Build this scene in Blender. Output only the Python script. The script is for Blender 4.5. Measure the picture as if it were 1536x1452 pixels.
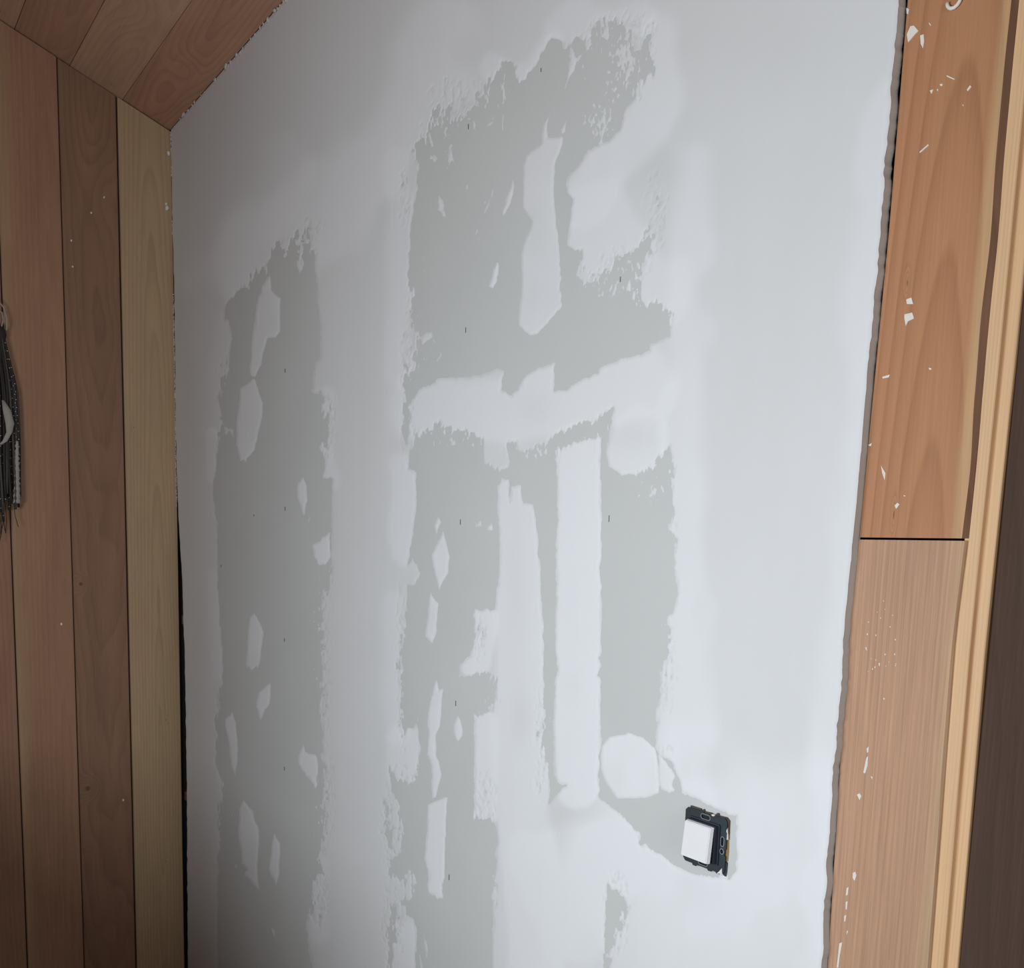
import bpy, bmesh, math, random
import numpy as np
from mathutils import Matrix, Vector

for o in list(bpy.data.objects):
    bpy.data.objects.remove(o, do_unlink=True)
scene = bpy.context.scene
COL = scene.collection
random.seed(7)

# ------------------------------------------------------------------ camera
# vanishing points of the photograph: plumb lines and the level lines of the back wall
CEN = np.array([768.0, 1024.0])
VP_DOWN = np.array([441.0, 11920.0])
VP_LEFT = np.array([-265.0, 790.0])
FOC = math.sqrt(-float(np.dot(VP_DOWN - CEN, VP_LEFT - CEN)))
def unit(v): return v / np.linalg.norm(v)
_dn = unit(np.array([*(VP_DOWN - CEN), FOC]))
_lf = unit(np.array([*(VP_LEFT - CEN), FOC]))
_up = -_dn
_X = -_lf
_X = unit(_X - _up * np.dot(_X, _up))
_Y = np.cross(_up, _X)
ROT = np.stack([_X, _Y, _up])            # world = ROT @ camera(x right, y down, z forward)
CAM = np.array([0.0, -0.9, 1.5])         # back wall is the plane y = 0
cam_data = bpy.data.cameras.new('camera')
cam_data.sensor_fit = 'HORIZONTAL'
cam_data.sensor_width = 36.0
cam_data.lens = 36.0 * FOC / 1536.0
cam_data.shift_y = (1024.0 - 726.0) / 1536.0
cam_data.clip_start = 0.02
cam_obj = bpy.data.objects.new('camera', cam_data)
COL.objects.link(cam_obj)
r_, u_, b_ = ROT @ np.array([1, 0, 0]), ROT @ np.array([0, -1, 0]), ROT @ np.array([0, 0, -1])
cam_obj.matrix_world = Matrix(((r_[0], u_[0], b_[0], CAM[0]), (r_[1], u_[1], b_[1], CAM[1]),
                               (r_[2], u_[2], b_[2], CAM[2]), (0, 0, 0, 1)))
scene.camera = cam_obj

def on_plane(p, axis, val):
    r = ROT @ np.array([p[0] - CEN[0], p[1] - CEN[1], FOC])
    t = (val - CAM[axis]) / r[axis]
    return CAM + r * t
def project(x, y, z):
    v = np.stack([x - CAM[0], y - CAM[1], z - CAM[2]])
    c = np.tensordot(ROT.T, v, axes=1)
    return CEN[0] + FOC * c[0] / c[2], CEN[1] + FOC * c[1] / c[2]

# ------------------------------------------------------------------ light
world = bpy.data.worlds.new('world'); scene.world = world
world.use_nodes = True
world.node_tree.nodes['Background'].inputs[0].default_value = (0.75, 0.85, 1.0, 1)
world.node_tree.nodes['Background'].inputs[1].default_value = 0.25
WIN = (-1.50, -0.10, 1.02, 1.66)          # window band in the opposite wall: x0, x1, z0, z1
Y_FRONT = -1.75
win_light = bpy.data.lights.new('window_daylight', 'AREA')
win_light.shape = 'RECTANGLE'
win_light.size = WIN[1] - WIN[0] - 0.1
win_light.size_y = WIN[3] - WIN[2] - 0.1
win_light.energy = 26.5
win_light.color = (0.925, 0.985, 1.03)
wl = bpy.data.objects.new('window_daylight', win_light)
COL.objects.link(wl)
wl.location = ((WIN[0] + WIN[1]) / 2, Y_FRONT + 0.02, (WIN[2] + WIN[3]) / 2)
wl.rotation_euler = (math.radians(90), 0, 0)
FILL_WIN = (-1.35, -0.45, 1.05, 1.95)        # opening added for the side fill lamp, right-hand wall: y0, y1, z0, z1
X_RIGHT = 1.62
side_light = bpy.data.lights.new('added_side_fill', 'AREA')  # unseen lamp added to brighten right-facing edges and the left planks
side_light.shape = 'RECTANGLE'
side_light.size = FILL_WIN[1] - FILL_WIN[0] - 0.08
side_light.size_y = FILL_WIN[3] - FILL_WIN[2] - 0.08
side_light.energy = 11.0
side_light.color = (0.96, 0.985, 1.0)
sl = bpy.data.objects.new('added_side_fill', side_light)
COL.objects.link(sl)
sl.location = (X_RIGHT - 0.02, (FILL_WIN[0] + FILL_WIN[1]) / 2, (FILL_WIN[2] + FILL_WIN[3]) / 2)
sl.rotation_euler = (math.radians(90), 0, math.radians(90))
scene.view_settings.view_transform = 'Standard'
scene.view_settings.look = 'None'
scene.view_settings.gamma = 1.0
scene.view_settings.use_curve_mapping = False
scene.view_settings.exposure = 0.0

# ------------------------------------------------------------------ helpers
def new_obj(name, mesh, mat=None, parent=None, kind=None, label=None, cat=None, group=None, loc=None):
    o = bpy.data.objects.new(name, mesh)
    COL.objects.link(o)
    if mat is not None and mesh is not None:
        mesh.materials.append(mat)
    if parent is not None: o.parent = parent
    if kind: o['kind'] = kind
    if label: o['label'] = label
    if cat: o['category'] = cat
    if group: o['group'] = group
    if loc is not None: o.location = loc
    return o
def bm_mesh(bm, name, smooth=False):
    bmesh.ops.recalc_face_normals(bm, faces=bm.faces[:])
    me = bpy.data.meshes.new(name)
    bm.to_mesh(me); bm.free()
    if smooth:
        for p in me.polygons: p.use_smooth = True
    return me
def add_box(bm, lo, hi):
    vs = [bm.verts.new((x, y, z)) for x in (lo[0], hi[0]) for y in (lo[1], hi[1]) for z in (lo[2], hi[2])]
    for q in ((0,1,3,2), (4,6,7,5), (0,4,5,1), (2,3,7,6), (0,2,6,4), (1,5,7,3)):
        bm.faces.new([vs[i] for i in q])
    return vs
def box_mesh(name, lo, hi, bevel=0.0):
    bm = bmesh.new(); add_box(bm, lo, hi)
    if bevel:
        bmesh.ops.bevel(bm, geom=bm.edges[:], offset=bevel, segments=1, affect='EDGES')
    return bm_mesh(bm, name)
def prism(bm, outline, holes, fn, d0, d1):
    """outline/holes: 2D loops; fn(a, b, depth) -> 3D point. Filled and extruded from d0 to d1."""
    for dd in (d0, d1):
        edges = []
        for loop in [outline] + holes:
            vs = [bm.verts.new(fn(a, b, dd)) for a, b in loop]
            for i in range(len(vs)):
                edges.append(bm.edges.new((vs[i], vs[(i + 1) % len(vs)])))
        bmesh.ops.triangle_fill(bm, edges=edges, use_beauty=True)
    for loop in [outline] + holes:
        n = len(loop)
        a = [bm.verts.new(fn(p[0], p[1], d0)) for p in loop]
        b = [bm.verts.new(fn(p[0], p[1], d1)) for p in loop]
        for i in range(n):
            bm.faces.new((a[i], a[(i + 1) % n], b[(i + 1) % n], b[i]))
    bmesh.ops.remove_doubles(bm, verts=bm.verts[:], dist=1e-6)
def tube(bm, pts, rad, seg=6):
    pts = [Vector(p) for p in pts]
    rads = rad if isinstance(rad, (list, tuple)) else [rad] * len(pts)
    rings = []
    for i, p in enumerate(pts):
        t = (pts[min(i + 1, len(pts) - 1)] - pts[max(i - 1, 0)]).normalized()
        a = t.orthogonal().normalized() if i == 0 else (prev - t * prev.dot(t)).normalized()
        prev = a
        b = t.cross(a)
        rings.append([bm.verts.new(p + (a * math.cos(k * 2 * math.pi / seg) + b * math.sin(k * 2 * math.pi / seg)) * rads[i]) for k in range(seg)])
    for i in range(len(rings) - 1):
        for k in range(seg):
            bm.faces.new((rings[i][k], rings[i][(k + 1) % seg], rings[i + 1][(k + 1) % seg], rings[i + 1][k]))
    bm.faces.new(rings[0][::-1]); bm.faces.new(rings[-1])

# ------------------------------------------------------------------ materials
class NT:
    def __init__(self, name):
        self.m = bpy.data.materials.new(name); self.m.use_nodes = True
        self.t = self.m.node_tree; self.b = self.t.nodes['Principled BSDF']
    def n(self, typ, **kw):
        nd = self.t.nodes.new(typ)
        for k, v in kw.items(): setattr(nd, k, v)
        return nd
    def link(self, a, b): self.t.links.new(a, b)
    def math(self, op, a, b=None, c=None, clamp=False):
        nd = self.n('ShaderNodeMath', operation=op, use_clamp=clamp)
        for i, v in enumerate((a, b, c)):
            if v is None: continue
            if isinstance(v, (int, float)): nd.inputs[i].default_value = v
            else: self.link(v, nd.inputs[i])
        return nd.outputs[0]
    def comb(self, x, y, z):
        nd = self.n('ShaderNodeCombineXYZ')
        for i, v in enumerate((x, y, z)):
            if isinstance(v, (int, float)): nd.inputs[i].default_value = v
            else: self.link(v, nd.inputs[i])
        return nd.outputs[0]
    def noise(self, vec, scale, detail=3, rough=0.55):
        nd = self.n('ShaderNodeTexNoise')
        nd.inputs['Scale'].default_value = scale; nd.inputs['Detail'].default_value = detail
        nd.inputs['Roughness'].default_value = rough
        if vec is not None: self.link(vec, nd.inputs['Vector'])
        return nd.outputs['Fac']
    def mix(self, fac, a, b, blend='MIX'):
        nd = self.n('ShaderNodeMix', data_type='RGBA', blend_type=blend)
        for v, i in ((fac, 0), (a, 6), (b, 7)):
            if isinstance(v, (int, float)): nd.inputs[i].default_value = v
            elif isinstance(v, tuple): nd.inputs[i].default_value = (*v, 1) if len(v) == 3 else v
            else: self.link(v, nd.inputs[i])
        return nd.outputs[2]
    def smooth(self, v, lo, hi):
        nd = self.n('ShaderNodeMapRange', interpolation_type='SMOOTHSTEP')
        self.link(v, nd.inputs[0]); nd.inputs[1].default_value = lo; nd.inputs[2].default_value = hi
        return nd.outputs[0]
    def bump(self, h, strength, dist):
        nd = self.n('ShaderNodeBump'); nd.inputs['Strength'].default_value = strength
        nd.inputs['Distance'].default_value = dist
        self.link(h, nd.inputs['Height']); self.link(nd.outputs[0], self.b.inputs['Normal'])
    def color(self, c):
        if isinstance(c, tuple): self.b.inputs['Base Color'].default_value = (*c, 1)
        else: self.link(c, self.b.inputs['Base Color'])
    def rough(self, v, spec=0.5):
        self.b.inputs['Roughness'].default_value = v
        self.b.inputs['Specular IOR Level'].default_value = spec

def plain(name, col, rough=0.6, metal=0.0, var=0.12, scale=60, spec=0.5):
    t = NT(name)
    co = t.n('ShaderNodeTexCoord').outputs['Object']
    nz = t.noise(co, scale, 3)
    k = tuple(max(0, c * (1 - var)) for c in col); l = tuple(min(1, c * (1 + var)) for c in col)
    t.color(t.mix(nz, k, l)); t.rough(rough, spec); t.b.inputs['Metallic'].default_value = metal
    return t.m

def wood(name, early, late, along='Z', across='Y', u0=0.02, h0=0.03, slope=0.05, freq=160, ring=0.55,
         knots=(), sap=None, fibre=0.16, seed=0.0, rough=0.62, blotch=0.18, wav=0.02):
    t = NT(name)
    sep = t.n('ShaderNodeSeparateXYZ'); t.link(t.n('ShaderNodeTexCoord').outputs['Object'], sep.inputs[0])
    u, v = sep.outputs[across], sep.outputs[along]
    warp = t.noise(t.comb(t.math('MULTIPLY', u, 5.0), t.math('MULTIPLY', v, 1.3), seed), 1.6, 2)
    warp = t.math('MULTIPLY', t.math('SUBTRACT', warp, 0.5), wav)
    h = t.math('ADD', t.math('MULTIPLY_ADD', v, slope, h0), warp)
    du = t.math('ADD', t.math('SUBTRACT', u, u0), t.math('MULTIPLY', warp, 0.6))
    r = t.math('SQRT', t.math('ADD', t.math('MULTIPLY', du, du), t.math('MULTIPLY', h, h)))
    kd = None
    for (uk, vk, su, sv, amp, *nc) in knots:
        a = t.math('DIVIDE', t.math('SUBTRACT', u, uk), su); b = t.math('DIVIDE', t.math('SUBTRACT', v, vk), sv)
        q = t.math('ADD', t.math('MULTIPLY', a, a), t.math('MULTIPLY', b, b))
        g = t.math('EXPONENT', t.math('MULTIPLY', q, -1.0))
        r = t.math('ADD', r, t.math('MULTIPLY', g, amp))
        if nc: continue
        core = t.smooth(q, 0.10, 0.02)
        kd = core if kd is None else t.math('MAXIMUM', kd, core)
    fr = t.math('FRACT', t.math('MULTIPLY', r, freq))
    ringv = t.math('POWER', fr, 2.2)
    ringv = t.math('MULTIPLY', ringv, t.smooth(fr, 1.0, 0.86))
    rn = t.noise(t.comb(t.math('MULTIPLY', r, freq * 0.45), t.math('MULTIPLY', v, 0.4), seed + 3), 1.0, 2)
    ringv = t.math('MULTIPLY', ringv, t.math('MULTIPLY_ADD', rn, 1.2, 0.1))
    base = t.mix(t.math('MULTIPLY', ringv, ring * 1.6, clamp=True), early, late)
    if sap:
        scol, uc, half, soft = sap
        w2 = t.noise(t.comb(t.math('MULTIPLY', u, 6.0), t.math('MULTIPLY', v, 1.5), seed + 9), 1.5, 3)
        dd = t.math('ADD', t.math('ABSOLUTE', t.math('SUBTRACT', u, uc)), t.math('MULTIPLY', t.math('SUBTRACT', w2, 0.5), soft * 1.5))
        f = t.smooth(dd, half, half + soft)
        base = t.mix(f, base, t.mix(t.math('MULTIPLY', ringv, ring, clamp=True), scol, tuple(c * 0.78 for c in scol)))
    fb = t.noise(t.comb(t.math('MULTIPLY', u, 420.0), t.math('MULTIPLY', v, 7.0), seed + 1), 1.0, 3, 0.6)
    bl = t.noise(t.comb(t.math('MULTIPLY', u, 14.0), t.math('MULTIPLY', v, 2.2), seed + 5), 1.0, 4, 0.6)
    k = t.math('ADD', t.math('MULTIPLY', t.math('SUBTRACT', fb, 0.5), fibre * 2), t.math('MULTIPLY', t.math('SUBTRACT', bl, 0.5), blotch * 2))
    k = t.math('ADD', k, 1.0)
    colr = t.mix(1.0, base, t.comb(k, k, k), 'MULTIPLY')
    if kd is not None:
        colr = t.mix(t.math('MULTIPLY', kd, 0.6), colr, tuple(c * 0.35 for c in late))
    t.color(colr); t.rough(rough, 0.3)
    t.bump(t.math('ADD', t.math('MULTIPLY', fb, 0.6), t.math('MULTIPLY', ringv, 0.4)), 0.25, 0.0006)
    return t.m

def filler_material():
    t = NT('joint_filler')
    co = t.n('ShaderNodeTexCoord').outputs['Object']
    att = t.n('ShaderNodeAttribute', attribute_name='tone')
    mott = t.noise(co, 9.0, 4, 0.6)
    st = t.n('ShaderNodeMapping'); st.inputs['Scale'].default_value = (30, 30, 4); t.link(co, st.inputs['Vector'])
    streak = t.noise(st.outputs[0], 1.0, 3)
    f = t.math('ADD', att.outputs['Fac'], t.math('MULTIPLY', t.math('SUBTRACT', mott, 0.5), 0.16))
    f = t.math('ADD', f, t.math('MULTIPLY', t.math('SUBTRACT', streak, 0.5), 0.12), clamp=True)
    t.color(t.mix(f, COAT_GREY, COAT_WHITE)); t.rough(0.85, 0.25)
    fine = t.noise(co, 260, 3)
    t.bump(t.math('ADD', t.math('MULTIPLY', fine, 0.15), t.math('MULTIPLY', streak, 0.85)), 0.25, 0.0015)
    return t.m
COAT_GREY = (0.645, 0.655, 0.65)
COAT_WHITE = (0.84, 0.86, 0.885)
PAPER = (0.615, 0.632, 0.625)
M_FILL = filler_material()
def paper_material():
    t = NT('board_paper')
    co = t.n('ShaderNodeTexCoord').outputs['Object']
    a = t.noise(co, 5.0, 4, 0.6); b = t.noise(co, 320.0, 2)
    k = t.math('ADD', t.math('MULTIPLY', a, 0.7), t.math('MULTIPLY', b, 0.3))
    t.color(t.mix(k, tuple(c * 0.93 for c in PAPER), tuple(c * 1.07 for c in PAPER))); t.rough(0.8, 0.3)
    t.bump(b, 0.15, 0.0004)
    return t.m
M_PAPER = paper_material()
M_DARK = plain('gap_shade', (0.012, 0.010, 0.009), 0.9, var=0.3)  # near-black colour paints in the shade of gaps behind the boards

# ------------------------------------------------------------------ numpy noise
_rng = np.random.default_rng(11)
_LAT = _rng.random((256, 256)) * 2 - 1
def vnoise(x, y, seed=0):
    x = x + seed * 37.31; y = y + seed * 17.73
    xi = np.floor(x).astype(int); yi = np.floor(y).astype(int)
    fx = x - xi; fy = y - yi
    fx = fx * fx * (3 - 2 * fx); fy = fy * fy * (3 - 2 * fy)
    g = lambda a, b: _LAT[a & 255, b & 255]
    return (g(xi, yi) * (1 - fx) + g(xi + 1, yi) * fx) * (1 - fy) + (g(xi, yi + 1) * (1 - fx) + g(xi + 1, yi + 1) * fx) * fy
def sstep(v):
    v = np.clip(v, 0, 1); return v * v * (3 - 2 * v)
def sdf(poly, X, Y):
    """signed distance, positive inside"""
    P = np.asarray(poly, float); d2 = np.full(X.shape, 1e12); ins = np.zeros(X.shape, bool)
    n = len(P)
    for i in range(n):
        a = P[i]; b = P[(i + 1) % n]; e = b - a
        wx = X - a[0]; wy = Y - a[1]
        t = np.clip((wx * e[0] + wy * e[1]) / (e @ e + 1e-12), 0, 1)
        d2 = np.minimum(d2, (wx - t * e[0]) ** 2 + (wy - t * e[1]) ** 2)
        if abs(e[1]) > 1e-9:
            c = (a[1] <= Y) != (b[1] <= Y)
            ins ^= c & (X < a[0] + (Y - a[1]) / e[1] * e[0])
    d = np.sqrt(d2)
    return np.where(ins, d, -d)

# ------------------------------------------------------------------ back wall: board, filler coat and patches
Z_TOP = 2.682
X_CORNER = -3.1435
_le = [on_plane(p, 1, 0.0) for p in ((256, 190), (258.5, 330), (261, 420), (263.5, 640), (266.5, 752), (272.5, 850), (277.5, 1000), (280.2, 1180), (281.5, 1452))]
_lz = np.array([q[2] for q in _le])[::-1]; _lx = np.array([q[0] for q in _le])[::-1]
def left_edge(z):
    return np.interp(z, _lz, _lx) + 0.004 * vnoise(np.asarray(z) * 60, 0 * np.asarray(z), 3)
_re = [on_plane(p, 1, 0.0) for p in ((1346, 0), (1340, 90), (1327, 250), (1316, 400), (1304, 520), (1296, 620), (1284, 760), (1272, 880), (1264, 960), (1261, 1030), (1250, 1150), (1246, 1225), (1240, 1300), (1232, 1452))]
_rz = np.array([q[2] for q in _re])[::-1]; _rx = np.array([q[0] for q in _re])[::-1]
def right_edge(z):
    z = np.asarray(z, float)
    amp = 0.0005 + 0.0011 * sstep((vnoise(z * 7, 0 * z, 5) + 0.4))
    return np.interp(z, _rz, _rx) + amp * (0.8 * vnoise(z * 40, 0 * z, 1) + 0.5 * vnoise(z * 150, 0 * z, 4) + 0.45 * np.maximum(0, vnoise(z * 330, 0 * z, 2)) ** 2)

def board_mesh():
    bm = bmesh.new()
    zr = np.concatenate([np.arange(0.0, 0.95, 0.01), np.arange(0.95, 2.15, 0.0015), np.arange(2.15, 2.68, 0.01)]); zl = np.arange(2.682, 0.0, -0.012)
    loop = [(float(right_edge(z)), float(z)) for z in zr] + [(float(right_edge(2.68)), Z_TOP)]
    loop += [(float(left_edge(z)), float(z)) for z in zl] + [(float(left_edge(0.0)), 0.0)]
    prism(bm, loop, [], lambda a, b, d: (a, d, b), 0.0, 0.013)
    return bm_mesh(bm, 'wall_back')
wall_back = new_obj('wall_back', board_mesh(), M_PAPER, kind='structure',
                    label='grey plasterboard wall patched with smeared white joint filler')

# sampling grid on the wall plane (finer toward the near, right-hand end)
_s = [-0.655]
while _s[-1] > -3.16:
    _s.append(_s[-1] - (0.0015 + 0.0032 * (-0.655 - _s[-1]) / 2.5))
XS = np.array(_s)[::-1].copy()
ZS = np.arange(0.0, 2.69, 0.0020)
GX, GZ = np.meshgrid(XS, ZS)
PX, PY = project(GX, np.zeros_like(GX), GZ)

def window_of(poly, m=24):
    P = np.asarray(poly, float)
    ok = (PX > P[:, 0].min() - m) & (PX < P[:, 0].max() + m) & (PY > P[:, 1].min() - m) & (PY < P[:, 1].max() + m)
    rows = np.where(ok.any(1))[0]; cols = np.where(ok.any(0))[0]
    if len(rows) == 0: return None
    return slice(rows[0], rows[-1] + 1), slice(cols[0], cols[-1] + 1)

# where edges are dragged and dry: x, y, rx, ry, amplitude (pixels of the photograph)
RAG = [(650, 190, 60, 60, 16), (740, 130, 50, 40, 12), (620, 490, 16, 100, 9), (612, 600, 12, 70, 8), (690, 655, 90, 22, 11),
       (800, 675, 60, 18, 10), (745, 690, 30, 30, 7), (880, 640, 50, 25, 8), (930, 430, 90, 50, 16), (990, 460, 40, 25, 9),
       (975, 350, 20, 60, 10), (990, 720, 40, 40, 9), (1010, 800, 12, 100, 5), (1000, 960, 20, 60, 8), (995, 1060, 14, 80, 5),
       (930, 80, 60, 70, 18), (440, 365, 40, 30, 12), (380, 415, 40, 30, 9), (335, 560, 12, 60, 5), (335, 640, 18, 40, 7),
       (488, 650, 14, 60, 10), (484, 920, 16, 110, 10), (478, 1050, 16, 60, 8), (480, 1220, 18, 90, 14), (470, 1340, 14, 70, 8),
       (330, 1100, 16, 80, 5), (332, 1220, 14, 90, 6), (600, 980, 14, 120, 7), (600, 1070, 12, 60, 6), (600, 1160, 30, 30, 8),
       (588, 1250, 22, 60, 9), (605, 1320, 30, 40, 10), (590, 1400, 18, 60, 10), (735, 1020, 30, 14, 8), (728, 1062, 26, 14, 9),
       (725, 1228, 24, 12, 7), (712, 950, 10, 40, 5), (738, 1330, 16, 50, 7), (815, 1110, 12, 80, 6), (928, 1370, 20, 50, 9),
       (910, 1430, 14, 30, 7), (1000, 1150, 20, 25, 4), (880, 1200, 20, 20, 3), (960, 1265, 30, 20, 3), (655, 1330, 20, 40, 6),
       (382, 1000, 20, 16, 7), (365, 690, 14, 14, 5)]
RAGMAP = np.full(PX.shape, 1.3)
for (x, y, rx, ry, a) in RAG:
    RAGMAP = np.maximum(RAGMAP, a * np.exp(-((PX - x) / rx) ** 2 - ((PY - y) / ry) ** 2))
FINE = 0.65 * vnoise(PX / 2.6, PY / 8.0, 1) + 0.55 * vnoise(PX / 6.0, PY / 15.0, 2) + 0.30 * vnoise(PX / 1.6, PY / 2.4, 3)
WOB = 0.9 * vnoise(PX / 9.0, PY / 11.0, 14) + 0.5 * vnoise(PX / 4.0, PY / 5.0, 15)

HOLES = {
'left_field': [(337,460),(338,478),(345,480),(349,507),(344,528),(342,555),(334,572),(328,601),(330,622),(331,636),(330,648),(328,659),(326,694),(322,717),(321,736),(324,767),(327,808),(326,857),(327,881),(331,937),(334,974),(335,1026),(328,1042),(328,1063),(324,1080),(324,1137),(326,1152),(336,1177),(331,1198),(329,1243),(327,1305),(327,1440),(327,1475),
  (469,1475),(467,1440),(459,1409),(459,1386),(467,1363),(467,1338),(471,1311),(486,1311),(474,1287),(478,1272),(484,1262),(482,1230),(484,1190),(484,1150),(483,1137),(484,1086),(479,1076),(479,1057),(484,997),(485,956),(482,902),(490,876),(495,873),(496,860),(497,800),(498,719),(486,715),(485,676),(489,643),(484,606),(483,587),(470,592),(468,587),(468,577),(472,545),(481,534),(480,480),(476,445),(474,412),(468,369),(461,342),(456,369),(454,402),(448,412),(447,377),(443,350),(436,369),(429,381),(427,371),(419,363),(406,371),(406,387),(398,396),(396,406),(384,412),(370,432),(356,437),(351,447),(346,449)],
'upper_field': [(629,246),(623,225),(628,217),(636,200),(651,186),(659,165),(672,159),(678,178),(690,182),(697,176),(713,157),(719,143),(736,134),(742,116),(750,109),(758,93),(767,93),(776,124),(787,122),(806,97),(814,76),(828,57),(843,62),(844,76),(852,72),(862,54),(878,62),(881,76),(889,72),(891,52),(890,38),(900,28),(916,34),(931,28),(942,48),(951,76),(963,66),(971,57),(975,83),(980,103),(965,120),(956,132),(957,145),(938,161),(934,182),(930,196),(916,209),(899,219),(883,225),(872,242),(852,266),(850,287),(859,298),(856,320),(852,348),(851,367),(864,377),(872,377),(868,408),(872,429),(893,425),(914,404),(922,389),(940,380),(958,372),(974,345),(978,350),(970,385),(955,414),(947,449),(969,458),(986,456),(1006,470),(1004,505),(976,515),(976,526),(965,531),(934,538),(901,551),(897,559),(858,578),(850,585),(832,586),(832,544),(808,552),(789,563),(777,583),(767,594),(752,585),(756,556),(746,552),(721,563),(692,566),(657,567),(653,575),(632,581),(616,598),(610,604),(609,575),(614,558),(626,554),(626,499),(618,487),(614,474),(619,437),(612,414),(616,373),(617,338),(622,307),(626,280)],
'lower_field': [(622,645),(628,656),(645,641),(659,633),(663,651),(676,641),(688,651),(700,645),(709,658),(723,662),(725,678),(729,695),(736,703),(764,703),(767,678),(762,666),(773,664),(779,674),(793,678),(804,672),(814,674),(826,658),(840,648),(854,643),(878,637),(905,620),(921,611),(912,651),(908,676),(914,699),(932,713),(953,713),(982,703),(996,678),(1006,666),(1009,697),(1006,728),(1007,749),(1010,769),(1003,795),(1014,807),(1011,849),(1017,876),(1013,913),(995,936),(1004,950),(1004,977),(992,991),(990,1024),(987,1052),(984,1093),(984,1120),(990,1132),(1007,1145),(1015,1159),(1020,1171),(1023,1190),(1048,1199),(1066,1209),(1092,1222),(1104,1224),(1105,1307),(1095,1319),(1077,1315),(1051,1313),(1031,1307),(998,1287),(980,1275),(961,1264),(959,1250),(943,1233),(932,1223),(916,1209),(897,1194),(900,1186),(899,1134),(903,1112),(901,1097),(902,1021),(900,1016),(895,1014),(901,998),(898,987),(903,977),(903,905),(901,859),(903,801),(902,760),(901,687),(901,656),(897,651),(839,672),(835,697),(837,769),(834,812),(835,876),(832,925),(834,977),(836,1006),(832,1029),(831,1083),(830,1161),(839,1176),(849,1178),(823,1207),(826,1186),(825,1175),(815,1114),(819,1072),(816,1021),(816,946),(811,863),(808,812),(804,780),(801,754),(785,755),(780,728),(767,731),(765,752),(763,720),(754,718),(746,728),(747,772),(749,801),(748,863),(744,905),(743,914),(736,917),(730,912),(722,916),(711,912),(711,940),(713,967),(705,985),(687,1000),(688,1016),(713,1012),(731,1008),(742,1014),(744,1050),(740,1062),(711,1074),(711,1140),(712,1200),(710,1226),(744,1233),(747,1264),(742,1279),(740,1349),(739,1405),(738,1475),
  (622,1475),(625,1420),(625,1395),(622,1380),(612,1370),(602,1352),(615,1349),(622,1335),(622,1320),(609,1307),(602,1322),(585,1311),(583,1290),(592,1283),(590,1274),(600,1281),(604,1246),(596,1199),(590,1185),(587,1155),(596,1171),(622,1178),(627,1145),(631,1124),(627,1083),(629,1074),(620,1093),(610,1089),(607,1103),(602,1083),(602,1031),(600,987),(607,946),(610,905),(610,876),(622,880),(631,861),(620,837),(612,847),(616,822),(624,766),(624,749),(626,707),(614,703),(614,682),(622,660)],
'small_gap': [(912,1326),(922,1335),(933,1341),(941,1360),(936,1375),(931,1390),(920,1412),(913,1430),(913,1475),(905,1475),(907,1414),(910,1367),(911,1343)],
'strip_a': [(589,1358),(597,1360),(597,1405),(591,1423),(586,1475),(582,1475),(584,1405),(584,1377)],
'strip_b': [(577,1200),(582,1215),(583,1236),(590,1272),(586,1274),(579,1240)],
'strip_c': [(605,566),(618,558),(615,600),(614,650),(609,664),(606,640),(608,600)],
'scratch': [(735,700),(737,700),(739,745),(744,775),(742,775),(736,745)],
}
COATF = np.full(PX.shape, 60.0)
for k, poly in HOLES.items():
    w = window_of(poly, 62)
    s = sdf(poly, PX[w], PY[w])
    COATF[w] = np.minimum(COATF[w], -s)
COATF = COATF + RAGMAP * FINE * 1.2 + WOB
# pits where the board shows through the coat: x, y, rx, ry, density
PITS = [(985, 315, 14, 45, .55), (940, 392, 30, 18, .6), (905, 420, 26, 12, .5), (493, 640, 9, 45, .6), (606, 300, 8, 40, .35), (612, 545, 9, 60, .55), (611, 640, 8, 50, .5),
        (487, 930, 9, 60, .5), (484, 1050, 10, 70, .5), (488, 1200, 11, 60, .65), (602, 1010, 7, 110, .55), (598, 1160, 12, 20, .4), (584, 1240, 10, 50, .6), (590, 1390, 14, 60, .5),
        (998, 1010, 14, 50, .45), (1004, 800, 10, 60, .4), (997, 1140, 16, 20, .35), (735, 1050, 14, 14, .5), (728, 1200, 14, 40, .35), (935, 40, 40, 20, .45), (950, 70, 26, 40, .5),
        (812, 1120, 8, 70, .5), (720, 950, 8, 40, .4), (925, 1370, 16, 50, .6), (334, 590, 7, 50, .3), (690, 150, 40, 30, .4), (470, 345, 16, 20, .35), (480, 1350, 12, 40, .4), (835, 720, 4, 40, .2)]
DRY = 0.55 * vnoise(PX / 2.2, PY / 5.0, 6) + 0.45 * vnoise(PX / 4.0, PY / 9.0, 7) + 0.2 * vnoise(PX / 1.3, PY / 2, 8)
pm = np.zeros(PX.shape)
for (x, y, rx, ry, a) in PITS:
    pm = np.maximum(pm, a * np.exp(-((PX - x) / rx) ** 2 - ((PY - y) / ry) ** 2))
COATF = np.where(pm > 0.08, np.minimum(COATF, ((1.0 - 1.15 * pm) - np.maximum(DRY, -1)) * 5.0), COATF)
# sheet limits
edge_gap = np.minimum((right_edge(ZS)[:, None] + 0.0004 - GX), (GX - left_edge(ZS)[:, None] - 0.001)) / 0.0012
COATF = np.minimum(COATF, edge_gap)
COATF = np.minimum(COATF, (Z_TOP - 0.002 - GZ) / 0.0012)

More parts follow.
